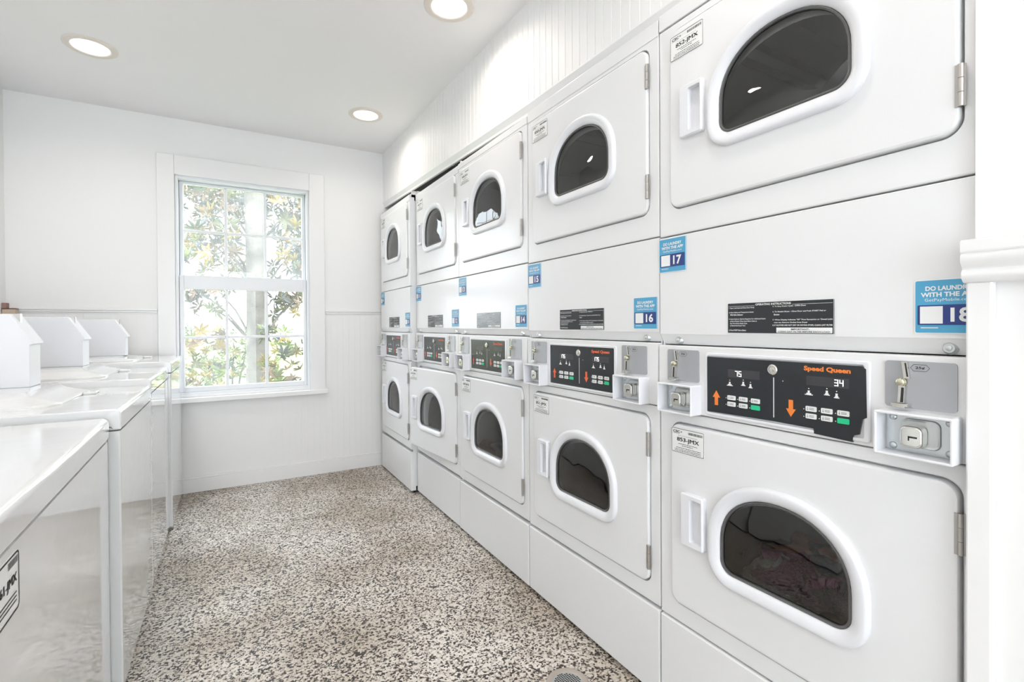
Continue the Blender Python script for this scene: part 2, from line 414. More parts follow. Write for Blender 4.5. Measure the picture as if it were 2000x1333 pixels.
def handle_mesh(zlo, zhi):
    m = MB(); P = rrect(.088, zlo, .157, zhi, .006); I = rrect(.116, zlo+.014, .152, zhi-.012, .004)
    m.loft([at_y(P, -.006), at_y(P, -.020), at_y(inset(P, .003), -.0235), ], False, False)
    m.holed(at_y(inset(P, .003), -.0235), at_y(I, -.0235))
    n = len(I); L = [at_y(I, -.0235), at_y(inset(I, .001), -.0083)]
    m.loft(L, False, True); return m.mesh('door_handle', PLAST, smooth=25)
def hinge_mesh(z):
    m = MB()
    for k in range(3): m.cyl((.6475, -.0085, z-.034+k*.023), (0, 0, 1), .0042, .0042, .0222, 10)
    m.box(.6475, -.007, z-.034, .6535, -.0045, z+.034)
    m.box(.640, -.0095, z-.034, .6475, -.0075, z+.034)
    return m.mesh('hinge', HINGE)
def printing(m, x0, z0, x1, z1, num, y):
    """asset label printing"""
    w = x1-x0; h = z1-z0
    text_mb(m, 'CSC', x0+w*.05, x0+w*.27, z0+h*.86, h*.11, y, 0, .03)
    text_mb(m, '+', x0+w*.29, x0+w*.34, z0+h*.87, h*.07, y, 0, .03)
    for k in range(20): quad(m, x0+w*(.53+.0215*k), z0+h*.81, x0+w*(.53+.0215*k+random.uniform(.008, .015)), z0+h*.91, y)
    quad(m, x0+w*.05, z0+h*.775, x0+w*.25, z0+h*.785, y); quad(m, x0+w*.2, z0+h*.70, x0+w*.8, z0+h*.708, y)
    for k in range(3): text_mb(m, num, x0+w*.17+k*.0006, x0+w*.845+k*.0006, z0+h*.53+(k-1)*.0002, h*.21, y-k*.00003, 0, 0)
    for zz, a, b in ((.37, .22, .8), (.30, .33, .67), (.20, .15, .9), (.13, .10, .9), (.07, .1, .9)):
        x = a
        while x < b:
            q = random.uniform(.02, .06); quad(m, x0+w*x, z0+h*(zz-.012), x0+w*min(b, x+q), z0+h*(zz+.012), y); x += q+.012
    # border
    P = rrect(x0, z0, x1, z1, .004); I = inset(P, .0011); m.holed(at_y(P, y), at_y(I, y))
def label_part(parent, x0, z0, x1, z1, num, y):
    random.seed(int(num[:3])); key = ('lab', num)
    m = slab(x0, z0, x1, z1, .004, y, y+.0012); l = m.build('asset_label', PAPER, parent); l['label'] = 'white printed label %s' % num
    m = MB(); printing(m, x0, z0, x1, z1, num, y-.0003); m.build('printing', BLACKT, l, fix=False, smooth=0)
def sticker(parent, x0, z0, num):
    w, h = .092, .092; x1, z1 = x0+w, z0+h; y = -.0012
    l = slab(x0, z0, x1, z1, .004, y, 0).build('app_sticker', BLUE, parent); l['label'] = 'blue laundry app sticker numbered %s' % num
    m = MB()
    text_mb(m, 'DO LAUNDRY', x0+w*.17, x0+w*.84, z0+h*.835, h*.085, y-.0004, 0, .035)
    text_mb(m, 'WITH THE APP', x0+w*.10, x0+w*.90, z0+h*.72, h*.085, y-.0004, 0, .035)
    text_mb(m, 'GetPayMobile.com', x0+w*.16, x0+w*.84, z0+h*.615, h*.07, y-.0004, 0, 0)
    quad(m, x0+w*.1, z0+h*.10, x0+w*.36, z0+h*.116, y-.0004)
    P = rrect(x0, z0, x1, z1, .004); m.holed(at_y(P, y-.0003), at_y(inset(P, .0014), y-.0003))
    m.build('lettering', WHITEP, l, fix=False, smooth=0)
    slab(x0+w*.05, z0+h*.16, x0+w*.95, z0+h*.53, .002, y-.0006, y).build('number_field', NAVY, l)
    m = MB(); text_mb(m, num, x0+w*.54, x0+w*.84, z0+h*.345, h*.26, y-.0010, 0, .03); quad(m, x0+w*.09, z0+h*.185, x0+w*.43, z0+h*.505, y-.0010)
    m.build('number', WHITEP, l, fix=False, smooth=0)
def coin_plate(parent, x0, side):
    x1 = x0+.102; z0, z1 = .911, .993
    p = cached('cp%d' % side, lambda: slab(x0, z0, x1, z1, .006, -.0095, -.006).mesh('coin_plate', SILVER)); p = put('coin_plate', p, parent); p['label'] = 'silver grey coin plate'
    dx = x0-.542
    def slot():
        m = MB()
        def bar(pts, hw, y0, y1, mi=0):
            L = []
            a, b = pts; P = [(a[0]-hw, a[1]), (a[0]+hw, a[1]), (b[0]+hw, b[1]), (b[0]-hw, b[1])]
            m.loft([at_y(P, y1), at_y(P, y0)], mi=mi)
        bar(((.577+dx, .963), (.5735+dx, .992)), .0042, -.016, -.0095)
        bar(((.5785+dx, .966), (.5752+dx, .990)), .0012, -.0164, -.016, 1)
        bar(((.5695+dx, .920), (.5715+dx, .950)), .0048, -.020, -.0095)
        bar(((.5715+dx, .921), (.573+dx, .947)), .0020, -.0205, -.020, 1)
        m.box(.557+dx, -.024, .9145, .582+dx, -.0095, .919)
        m.box(.561+dx, -.028, .9125, .579+dx, -.020, .916)
        return m.mesh('coin_slot', [CHROME, BLACKT])
    s = put('coin_slot', cached('cs%d' % side, slot), p)
    def knob():
        m = MB(); m.cyl((.569+dx, -.0095, .956), (0, -1, 0), .0078, .0078, .006, 20); m.sphere((.568+dx, -.017, .956), .0075, (1, .6, 1)); return m.mesh('coin_return_knob', BRASS, smooth=60)
    put('coin_return_knob', cached('ck%d' % side, knob), p)
    def pr():
        m = MB(); text_mb(m, '25¢', .5875+dx, .601+dx, .982, .0052, -.0099, 0, .02)
        P = [(.580+dx, .982), (.585+dx, .976), (.603+dx, .976), (.608+dx, .982), (.603+dx, .988), (.585+dx, .988)]
        m.holed(at_y(P, -.0099), at_y(inset(P, .0006), -.0099)); return m.mesh('printing', BLACKT, smooth=0, fix=False)
    put('printing', cached('cpr%d' % side, pr), p)
def coin_box(parent, x0, side):
    x1 = x0+.112; z0, z1 = .829, .906; yf = -.044
    def shell():
        m = MB(); P = rrect(x0, z0, x1, z1, .004); I = inset(P, .0045)
        m.loft([at_y(P, -.004), at_y(P, yf+.0015), at_y(inset(P, .0015), yf), at_y(inset(P, .0035), yf), at_y(I, yf+.001), at_y(I, -.007)], False, True)
        return m.mesh('coin_box', PLAST, smooth=40)
    b = put('coin_box', cached('cb%d' % side, shell), parent)
    q = x0+.007
    def plate():
        m = slab(q, z0+.006, x1-.007, z1-.006, .003, -.0095, -.007)
        P = rrect(q+.023, z0+.014, q+.079, z1-.012, .012); m.loft([at_y(P, -.009), at_y(inset(P, .0015), -.0125), at_y(inset(P, .003), -.0125), at_y(inset(P, .006), -.010)], False, True)
        return m.mesh('lock_plate', STEEL, smooth=40)
    put('lock_plate', cached('lp%d' % side, plate), b)
    def lock():
        m = MB(); P = rrect(q+.027, z0+.017, q+.060, z0+.054, .010)
        m.loft([at_y(P, -.011), at_y(P, -.029), at_y(inset(P, .0015), -.031), at_y(inset(P, .004), -.032)]); m.box(q+.040, -.0323, z0+.034, q+.053, -.0318, z0+.037, 1); m.box(q+.040, -.0323, z0+.029, q+.042, -.0318, z0+.035, 1)
        return m.mesh('lock', [CHROME, BLACKT], smooth=40)
    put('lock', cached('lk%d' % side, lock), b)
    for i, (bx, bz) in enumerate(((q+.010, z0+.013), (q+.010, z1-.013), (x1-.015, z0+.013), (x1-.015, z1-.013))):
        def bolt(): return MB().sphere((bx, -.0095, bz), .0062, (1, .7, 1), 14, 8).mesh('bolt', STEEL, smooth=60)
        put('bolt', cached('bt%d%d' % (side, i), bolt), b)

OPS_L = ['1. Open, Load Items and Close Door Firmly', '', '2. Select Fabric and Temperature Setting', '   With Fabric Selectors', '', '3. Insert Coins or Card as Required. For Additional Drying', '   at End of Drying Time, Insert More Coins at', '   Any Time During Drying Cycle', '   to Extend the Drying Time', '', '4. Press START Pad or Button']
OPS_R = ['5. To Stop Drying Cycle - OPEN Door', '', '6. To Restart Dryer - Close Door and Push START Pad or', '   Button', '', '7. When Display Indicates "00" Time Remaining or Timed Light', '   goes out, Remove Clothes from Dryer', '8. IF CLOTHES ARE NOT DRY OR DRYING STOPS, CLEAN LINT FILTER']
def ops_mesh(x0, z0, x1, z1):
    m = MB(); y = -.0017; w = x1-x0; h = z1-z0
    text_mb(m, 'OPERATING INSTRUCTIONS', x0+w*.30, x0+w*.64, z0+h*.925, h*.065, y, 0, .02)
    quad(m, x0+w*.01, z0+h*.885, x0+w*.29, z0+h*.893, y); quad(m, x0+w*.65, z0+h*.885, x0+w*.99, z0+h*.893, y)
    for LN, xa, xm, top, st in ((OPS_L, .015, .40, .83, .073), (OPS_R, .47, .52, .84, .083)):
        for i, t in enumerate(LN):
            if not t.strip(): continue
            n = len(t.strip()); ind = .012 if t.startswith(' ') else 0
            text_mb(m, t.strip(), x0+w*(xa+ind), x0+w*(xa+ind)+w*xm*n/60, z0+h*(top-st*i), h*.05, y, 0, .02)
    P = rrect(x0+w*.505, z0+h*.03, x1-w*.012, z0+h*.19, .001); m.add(at_y(P, y+.0001), [tuple(range(len(P)))])
    P = rrect(x0, z0, x1, z1, .002); m.holed(at_y(P, y), at_y(inset(P, .0007), y))
    text_mb(m, 'IMPORTANT:', x0+w*.64, x0+w*.80, z0+h*.14, h*.045, y-.0003, 1, .03)
    text_mb(m, 'CLEAN LINT FILTER BEFORE EACH LOAD', x0+w*.52, x0+w*.97, z0+h*.065, h*.045, y-.0003, 1, .02)
    return m
def seg_digits(m, s, x0, z0, h, y):
    SEG = {'7': 'abc', '5': 'afgcd', '3': 'abgcd', '4': 'fgbc', '1': 'bc'}
    w = h*.55; t = h*.105
    for ch in s:
        S = SEG[ch]; B = dict(a=(0, h-t, w, h), d=(0, 0, w, t), g=(0, h/2-t/2, w, h/2+t/2), f=(0, h/2, t, h), b=(w-t, h/2, w, h), e=(0, 0, t, h/2), c=(w-t, 0, w, h/2))
        for k in S:
            a = B[k]; quad(m, x0+a[0], z0+a[1], x0+a[2], z0+a[3], y)
        x0 += w*1.35
def control_panel(parent, dg, peeled, brandmat, lit):
    y = -.0075
    m = MB(); O = rrect(.157, .836, .519, .989, .006); I = rrect(.163, .843, .509, .982, .004)
    m.loft([at_y(O, -.005), at_y(O, -.0095), at_y(inset(O, .002), -.011), at_y(inset(I, -.001), -.011), at_y(I, -.0105), at_y(I, -.006)], False, False) if len(O) == len(I) else None
    fr = put('panel_frame', cached('pf', lambda: m.mesh('panel_frame', PLAST, smooth=35)), parent)
    if peeled:
        P = [(.1635, .845), (.335, .8475), (.418, .8465), (.419, .8365), (.490, .8335), (.4905, .846), (.501, .850), (.506, .879), (.514, .8835), (.5125, .974), (.505, .979), (.1635, .979)]
        m = MB().loft([at_y(P, -.0072), at_y(P, -.0118)])
    else: m = slab(.1635, .8435, .5085, .9815, .003, y-.001, y+.001)
    cp = m.build('control_panel', BLACKP, parent); cp['label'] = 'black control panel, peeling at its lower right' if peeled else 'black control panel'
    yy = (-.0118 if peeled else y-.001)-.0004
    m = MB(); slab_pts = [rrect(.222, .934, .302, .953, .001), rrect(.404, .934, .484, .953, .001)]
    for P in slab_pts: MB().add(at_y(P, yy), [tuple(range(len(P)))]).build('display', DISP, cp, fix=False, smooth=0)
    if lit:
        m = MB(); (a, ax), (b, bx) = dg
        for a, ax in dg:
            m = MB(); seg_digits(m, a, ax, .9375, .0125, yy-.0004); m.build('lit_digits', LED, cp, fix=False, smooth=0)
    m = MB(); text_mb(m, 'Speed Queen', .399, .487, .967, .0125, yy, 0, .045); m.build('brand_lettering', brandmat, cp, fix=False, smooth=0)
    for cx, d in ((.190, 1), (.372, -1)):
        z0 = .881
        P = [(cx-.0048, z0-.018*d), (cx+.0048, z0-.018*d), (cx+.0048, z0+.001*d), (cx+.0105, z0+.001*d), (cx, z0+.018*d), (cx-.0105, z0+.001*d), (cx-.0048, z0+.001*d)]
        m = MB().add(at_y(P, yy), [tuple(range(7))]); a = m.build('arrow', ORANGE if brandmat is ORANGE else RED, cp, fix=False, smooth=0); a['label'] = 'orange arrow pointing %s' % ('up' if d > 0 else 'down')
    m = MB(); quad(m, .3335, .856, .3355, .943, yy); m.build('divider_line', WHITEP, cp, fix=False, smooth=0)
    def icon(k):
        w2, h2, zb = ((.008, .004, .9135), (.0055, .002, .917), (.005, .0035, .9135))[k]; m = MB(); q = zb-.9135
        P = [(-w2, q), (w2, q), (w2, q+.0018), (w2*.6, q+.0018), (w2*.6, q+.0045), (.0020, q+.0045), (.0020, q+.0095), (-.0022, q+.0095), (-.0022, q+.0045), (-w2*.6, q+.0045), (-w2*.6, q+.0018), (-w2, q+.0018)]
        return m.loft([at_y(P, 0), at_y(P, -.0002)]).mesh('indicator_symbol', WHITEP, smooth=0)
    dot = lambda: MB().cyl((0, 0, 0), (0, -1, 0), .0011, .0011, .0003, 8).mesh('indicator_light', WHITEP, smooth=0)
    for bx in (0, .182):
        for k, ix in enumerate((.227, .262, .280)):
            put('indicator_symbol', cached('ic%d' % k, lambda: icon(k)), cp, loc=(bx+ix, yy, .9135)); put('indicator_light', cached('dot', dot), cp, loc=(bx+ix, yy, .927+(.0035 if k == 1 else 0)))
        for r in range(2):
            for c in range(3): put('indicator_light', cached('dot', dot), cp, loc=(bx+.217+c*.0305, yy, .884-r*.0155))
    put('indicator_light', cached('dot', dot), cp, loc=(.355, yy, .937))
    def bw():
        m = slab(-.0108, -.0052, .0108, .0052, .002, -.0012, 0)
        m.add([(-.0067+a, -.0015, b) for a, b in ((-.0005, .003), (.0005, .003), (.0005, -.001), (.0015, -.001), (0, -.0035), (-.0015, -.001), (-.0005, -.001))], [tuple(range(7))], 1)
        for k in range(2): quad(m, -.0035, .0008-k*.0026, .0062, .0020-k*.0026, -.0015, 1)
        return m.mesh('button', [WHITEP, GREYT], smooth=0, fix=False)
    bm_ = cached('btnw', bw); bg_ = cached('btng', lambda: slab(-.0108, -.0052, .0108, .0052, .002, -.0012, 0).mesh('button', GREENB))
    for bx in (0, .182):
        for r in range(2):
            for c in range(3):
                g = r == 1 and c == 2
                b = put('button', bg_ if g else bm_, cp, loc=(bx+.2318+c*.0302, yy, .8858-r*.0150))
                if g: b['label'] = 'green start button'
    def key():
        m = MB(); c = (.333, yy+.001, .960)
        L = []
        for r, dy in ((.0115, 0), (.0115, -.004), (.0095, -.006), (.0075, -.006), (.0070, -.0045), (.0045, -.0045), (.0042, -.007), (.002, -.0072)):
            L.append([(c[0]+r*math.cos(2*PI*i/24), c[1]+dy, c[2]+r*math.sin(2*PI*i/24)) for i in range(24)])
        return m.loft(L).mesh('key_lock', CHROME, smooth=40)
    put('key_lock', key(), cp)

def dryer(Yl, X, sx, Wb, zo, cap, nums, labels, lab, dg=None, peeled=False, brand=RED, coin0=True, capz=.803):
    t = empty('stacked_dryer', (X, Yl, 0), -PI/2, lab, 'dryer', 'stacked dryers in the row', sx)
    depth = .86
    # ---- cabinet
    def cab():
        m = MB(); R = lambda z0, z1: rrect(.0405, z0-.0025, .650, z1+.003, .031, 8)
        for (a, b, d0, d1) in ((.264, .8265, .315, .798), (1.2995, 1.8615, 1.368, 1.840)):
            O = rrect(.001, a, Wb-.001, b, .0035, 8); I = R(d0, d1)
            m.loft([at_y(O, .03), at_y(O, .0035), at_y(inset(O, .0012), .001), at_y(inset(O, .0035), 0)], False, False)
            m.holed(at_y(inset(O, .0035), 0), at_y(I, 0)); m.loft([at_y(I, 0), at_y(inset(I, .003), .013)], False, False)
            m.holed(at_y(inset(I, .003), .013), at_y(dshape(WCX, d0+.085, .34, .25), .013))
        m.box(.0015, .012, .03, .006, depth, 1.90).box(Wb-.006, .012, .03, Wb-.0015, depth, 1.90).box(.006, depth-.01, .03, Wb-.006, depth, 1.9)
        m.box(.006, .03, 1.06, Wb-.006, depth-.01, 1.08, 1); m.box(.006, .03, .04, Wb-.006, depth-.01, .05)
        return m.mesh('cabinet', [ENAM, GAP], smooth=30)
    put('cabinet', cached('cab%.3f' % Wb, cab), t, loc=(0, 0, zo))
    def base():
        m = MB(); O = rrect(.001, .014, Wb-.001, .260, .004, 6)
        m.loft([at_y(O, .03), at_y(O, .002), at_y(inset(O, .0015), -.0015), at_y(inset(O, .004), -.003)], True, True); m.box(.01, .02, .0, Wb-.01, .3, .02, 1)  # near-black block paints the shadow gap between base and floor
        return m.mesh('base_panel', [ENAM, GAP], smooth=30)
    put('base_panel', cached('base%.3f' % Wb, base), t, loc=(0, 0, 0))
    def capm():
        m = MB(); z0 = EYE+capz+.0015; z1 = z0+cap
        P = [(-.002, z0), (-.002, z1-.006), (0, z1-.002), (.004, z1), (depth, z1), (depth, z0)]
        m.loft([[(.0015, p[0], p[1]) for p in P], [(Wb-.0015, p[0], p[1]) for p in P]]); return m.mesh('top_cap', ENAM, smooth=40)
    put('top_cap', capm(), t, .0015)
    # ---- service panel with bent lower lip
    def serv():
        m = MB(); P = [(.02, 1.2965), (.002, 1.2965), (0, 1.2945), (0, 1.034), (.003, 1.030), (.014, 1.009), (.016, 1.006), (.03, 1.006)]
        m.loft([[(.001, p[0], p[1]) for p in P], [(Wb-.001, p[0], p[1]) for p in P]]); return m.mesh('service_panel', ENAM, smooth=25)
    sp = put('service_panel', cached('serv%.3f' % Wb, serv), t, loc=(0, 0, zo))
    for xx in (.0605, .629):
        def scr(): 
            m = MB(); m.sphere((0, 0, 0), .005, (1, .5, 1), 14, 8); m.cyl((0, .008, 0), (0, -1, 0), .012, .008, .008, 16); return m.mesh('screw', STEEL, smooth=60)
        put('screw', cached('screw', scr), sp, loc=(xx, .003, 1.0175))
    op = put('instruction_plate', cached('opp', lambda: slab(.214, 1.038, .452, 1.109, .002, -.0013, 0).mesh('instruction_plate', BLACKP)), t); op['label'] = 'black operating instruction plate'
    put('lettering', cached('ops', lambda: ops_mesh(.214, 1.038, .452, 1.109).mesh('lettering', [WHITEP, BLACKT], smooth=0, fix=False)), op)
    # ---- console
    def cons():
        m = MB(); O = rrect(.001, .829, Wb-.001, 1.0035, .004, 6)
        m.loft([at_y(O, .03), at_y(O, -.003), at_y(inset(O, .0012), -.0055), at_y(inset(O, .004), -.0065)], True, True); return m.mesh('console', ENAM, smooth=30)
    co = put('console', cached('cons%.3f' % Wb, cons), t, loc=(0, 0, zo))
    control_panel(t, dg, peeled, brand, dg is not None)
    coin_plate(t, .035, 0); coin_plate(t, .542, 1)
    coin_box(t, .029, 0); coin_box(t, .538, 1)
    # ---- doors and drums
    for k, (z0, z1, zb, hz0, hz1) in enumerate(((.317, .796, .463, .488, .624), (1.370, 1.838, 1.516, 1.540, 1.672))):
        p, r, g, gl = door_meshes(z0, z1, zb)
        d = put('door', cached('door%d' % k, p), t); d['label'] = ('lower' if k == 0 else 'upper')+' white dryer door'
        put('window_frame', cached('ring%d' % k, r), d); put('gasket', cached('gas%d' % k, g), d); put('window_glass', cached('gl%d' % k, gl), d)
        put('door_handle', cached('hd%d' % k, lambda: handle_mesh(hz0, hz1)), d)
        for i, hz in enumerate((z1-.082, z0+.075)): put('hinge', cached('hg%d%d' % (k, i), lambda: hinge_mesh(hz)), d)
        lz = z1-.012-.062 if k == 0 else z1-.020-.060
        label_part(t, .049, lz, .152, lz+.063, labels[k], -.0095)
        def drum():
            m = MB(); c = (WCX, 0, zb+.11); L = []
            prof = [(.232, .020), (.262, .022), (.275, .035), (.28, .12)]
            prof = [(.20, .016), (.235, .02), (.272, .05), (.272, .52), (.25, .55), (.10, .56)]
            for rr, y in prof: L.append([(c[0]+rr*math.cos(2*PI*i/40), y, c[2]+rr*math.sin(2*PI*i/40)) for i in range(40)])
            m.loft(L, False, True)
            for a in (20, 140, 260):
                ca, sa = math.cos(math.radians(a)), math.sin(math.radians(a)); q = Vector((c[0]+.272*ca, .06, c[2]+.272*sa)); tn = Vector((-sa, 0, ca)); rd = Vector((-ca, 0, -sa))
                L = []
                for y in (.07, .50):
                    bq = Vector((q.x, y, q.z)); L.append([bq-tn*.03, bq-tn*.012+rd*.05, bq+tn*.012+rd*.05, bq+tn*.03])
                m.loft(L)
            return m.mesh('drum', DRUM, smooth=40)
        dr = put('drum', cached('drum%d' % k, drum), t); dr['label'] = 'grey steel drum'
    for (n, x, z) in nums:
        sticker(t, x, z, n)
    for ch in t.children:
        if ch.name.split('.')[0] not in ('base_panel', 'top_cap'): ch.location.z = zo
    return t

SA = (-.001, 1.201); SB = (.5845, 1.0415)
d5 = dryer(.970, 1.040, 1.0, .6655, 0, .047, [('17', *SA), ('18', .583, 1.0415)], ('853-JMX', '852-JMX'),
      'nearest white stacked dryer in the row, stickers 17 and 18, peeling black control panel', [('75', .241), ('34', .458)], True, ORANGE)
d4 = dryer(1.656, 1.041, 1.0, .684, .005, .047, [('15', *SA), ('16', *SB)], ('851-JMX', '850-JMX'),
      'white stacked dryer second from the camera, carrying blue stickers 15 and 16', [('175', .229), ('175', .411)], capz=.797)
d3 = dryer(2.327, 1.040, .978, .684, .010, .031, [('13', *SA), ('14', *SB)], ('849-JMX', '848-JMX'),
      'middle white stacked dryer of the five, with blue stickers 13 and 14', None, capz=.800)
d2 = dryer(2.990, 1.042, .966, .684, .012, .040, [('11', *SA), ('12', *SB)], ('847-JMX', '846-JMX'),
      'white stacked dryer with the lower door slightly ajar, beside the farthest dryer', None, capz=.788)
d1 = dryer(3.662, 1.003, .978, .684, .012, .040, [('9', *SA), ('10', *SB)], ('845-JMX', '844-JMX'),
      'farthest white stacked dryer in the corner by the window wall, standing slightly forward', None, capz=.788)

# the lower door of the fourth machine stands a little open
for ch in d2.children:
    if ch.name.startswith('door') and ch['label'].startswith('lower'):
        hp = Vector((.648, -.005, 0)); ch.matrix_basis = Matrix.Translation(ch.location) @ Matrix.Translation(hp) @ Matrix.Rotation(math.radians(5), 4, 'Z') @ Matrix.Translation(-hp)
    if ch.name.startswith('asset_label') and '847' in ch['label']:
        hp = Vector((.648, -.005, 0)); ch.matrix_basis = Matrix.Translation(ch.location) @ Matrix.Translation(hp) @ Matrix.Rotation(math.radians(5), 4, 'Z') @ Matrix.Translation(-hp)

# clothes in drums
def clothes(name, cx, Yc, zc, n, mats, label, sp=(.085, .1)):
    t = empty(name, (cx, Yc, zc), 0, label, 'laundry')
    rnd = random.Random(n*3+1)
    for i in range(n):
        m = MB(); r = rnd.uniform(.05, .085); ox, oy, oz = rnd.uniform(-.04, .10), rnd.uniform(-sp[0], sp[0]), rnd.uniform(0, .05)
        L = []; N1, N2 = 18, 9
        ph = [rnd.uniform(0, 6.28) for _ in range(4)]
        for k in range(1, N2):
            a = PI*k/N2; loop = []
            for q in range(N1):
                b = 2*PI*q/N1; rr = r*(1+.22*math.sin(3*b+ph[0]+2*a)+.15*math.sin(5*a+ph[1]+2*b)+.08*math.sin(7*b+ph[2]))
                loop.append((ox+rr*math.sin(a)*math.cos(b), oy+rr*1.2*math.sin(a)*math.sin(b), oz+rr*.6*math.cos(a)))
            L.append(loop)
        m.loft(L).build('garment', mats[i % len(mats)], t, smooth=70)
FAB = [mat('dark_cloth', (.10, .10, .12), .9), mat('purple_cloth', (.30, .10, .22), .9), mat('orange_cloth', (.55, .20, .10), .9), mat('grey_cloth', (.35, .35, .36), .9), mat('blue_cloth', (.35, .42, .5), .9)]
for f in FAB: add_bump(f, 60, .4, .01)
clothes('laundry', 1.22, .970-.343, .415, 7, [FAB[0], FAB[3], FAB[1], FAB[2]], 'dark, purple and orange clothes lying in the drum behind the 853 door')
clothes('laundry', 1.20, 2.327-.335, .415, 5, [FAB[4], FAB[3]], 'pale blue clothes in the lower drum of the middle dryer')

# ------------------------------------------------------------------ washers on the left
# local frame: x away from the viewer along the row, y back towards the left wall, z up
def washer(Y0, X, wd, top, deckz, label, box=None, asset=False, lid=True, chip=False, rz=0):
    t = empty('top_load_washer', (X, Y0, 0), PI/2+rz, label, 'washer', 'top loading washers in the row')
    D = .68; zt = EYE+top
    m = MB()
    P = rrect(.003, .030, wd-.003, D, .004, 3); m.loft([at_z(P, .02), at_z(P, zt-.058)])
    m.box(.02, .03, 0, wd-.02, .5, .02, 1)  # near-black block paints the shaded gap under the washer
    m.build('cabinet', [ENAM2, GAP], t, smooth=30)
    c = .005; P = [(wd-.002, .028)]+[(wd-.002-c+c*math.cos(math.radians(a)), c+c*math.sin(math.radians(a))) for a in range(0, -91, -15)]+[(.002+c+c*math.cos(math.radians(a)), c+c*math.sin(math.radians(a))) for a in range(-90, -181, -15)]+[(.002, .028)]
    MB().loft([at_z(P, .03), at_z(P, zt-.063)]).build('front_panel', ENAM2, t, smooth=40)
    # top deck: front roll, flat, rear rise
    m = MB(); prof = [(.010, zt-.060), (-.002, zt-.059), (-.003, zt-.014), (.001, zt-.005), (.010, zt), (D, zt), (D, zt-.060)]
    m.loft([[(.0, p[0], p[1]) for p in prof], [(wd, p[0], p[1]) for p in prof]])
    tp = m.build('top_deck', ENAM2, t, .004, smooth=40)
    if lid:
        m = MB(); P = rrect(.115, .165, wd-.050, .665, .085, 10); hh = EYE+deckz-zt
        m.loft([at_z(P, zt-.001), at_z(P, zt+.004), at_z(inset(P, .004), zt+.007), at_z(inset(P, .012), zt+.009), at_z(inset(P, .06), zt+.5*hh+.004), at_z(inset(P, .083), zt+hh)], False, True)
        ld = m.build('lid', ENAM2, t, smooth=60)
        MB().box(.43, .128, zt-.001, .48, .165, zt+.010).build('lid_handle', ENAM2, ld, .004)
    if box:
        bx, bw, yb = box; z0 = EYE+deckz; z1 = EYE+.045; ym = yb
        m = MB(); P = [(yb, z0), (yb, EYE-.054), (yb-.009, EYE-.052), (yb-.009, EYE-.047), (yb+.046, z1), (yb+.36, z1), (yb+.36, z0)]
        m.loft([[(bx, p[0], p[1]) for p in P], [(bx+bw, p[0], p[1]) for p in P]])
        b = m.build('coin_box', PLAST, t, .002, smooth=30)
        m = MB().box(bx+bw*.3, yb+.030, EYE-.010, bx+bw*.3+.022, yb+.052, z1+.0015); m.build('coin_slot', HINGE, b, .001)
    if chip:
        P = [(0, 0), (.006, .004), (.010, .003), (.011, .008), (.004, .007)]
        m = MB().loft([[(-.0006, .016+p[0], zt-.056+p[1]) for p in P], [(.0004, .016+p[0], zt-.056+p[1]) for p in P]]); m.build('paint_chip', GREYT, tp)
    if asset:
        # label on the front, partly outside the picture
        x1 = .070; x0 = x1-.10
    return t
w2 = washer(1.757, -.262, .650, -.230, -.190, 'white top loading washer with a paint chip at its near front corner', (.379, .105, .283), chip=True)
w3 = washer(2.4075, -.2618, .653, -.203, -.165, 'white top loading washer standing between the other two with coin boxes', (.331, .115, .270))
w4 = washer(3.063, -.247, .652, -.176, -.156, 'farthest white top loading washer against the window wall', (.375, .085, .238))
w1 = washer(.88, -.267, .852, -.250, -.21, 'nearest white top loading washer with a printed asset label on its front', None, lid=False, rz=math.radians(1.2))
# asset label on the front of the nearest washer
m = MB(); lx1 = .112; P = rrect(lx1-.10, .650, lx1, .735, .008)
m.loft([[(p[0], .0005, p[1]) for p in P], [(p[0], -.0012, p[1]) for p in P]]); la = m.build('asset_label', PAPER, w1); la['label'] = 'white printed asset label'
m = MB(); y = -.0018
I = inset(P, .0028); m.holed(at_y(P, y), at_y(I, y))
def mtext(m, s, xa, xb, zc, h):
    k = MB(); text_mb(k, s, xa, xb, zc, h, y, 0, 0); m.add(k.v, k.f)
for k in range(3): mtext(m, '861-JMX', lx1-.09+k*.0009, lx1-.012+k*.0009, .697, .018)
for i in range(12): quad(m, lx1-.045+i*.0033, .719, lx1-.045+i*.0033+.0018, .729, y)
for i in range(3): quad(m, lx1-.088, .664+i*.006, lx1-.012, .666+i*.006, y)
m.build('printing', BLACKT, la, fix=False, smooth=0)

# small wooden block on the chair rail
wb = empty('wooden_block', (-1.024, 3.70, EYE+.0755), 0, 'small tan wooden block with dark brown edging on the chair rail at far left', 'block')
MB().box(-.024, -.02, 0, .030, .024, .028).build('block', mat('tan_wood', (.62, .50, .40), .6), wb, .002)
MB().box(-.025, -.021, .028, .031, .024, .033).build('dark_edge', mat('dark_wood', (.13, .07, .04), .5), wb, .001)
MB().box(-.0255, -.018, .033, -.006, .022, .062).build('upright', mat('mauve_wood', (.35, .2, .18), .6), wb, .001)

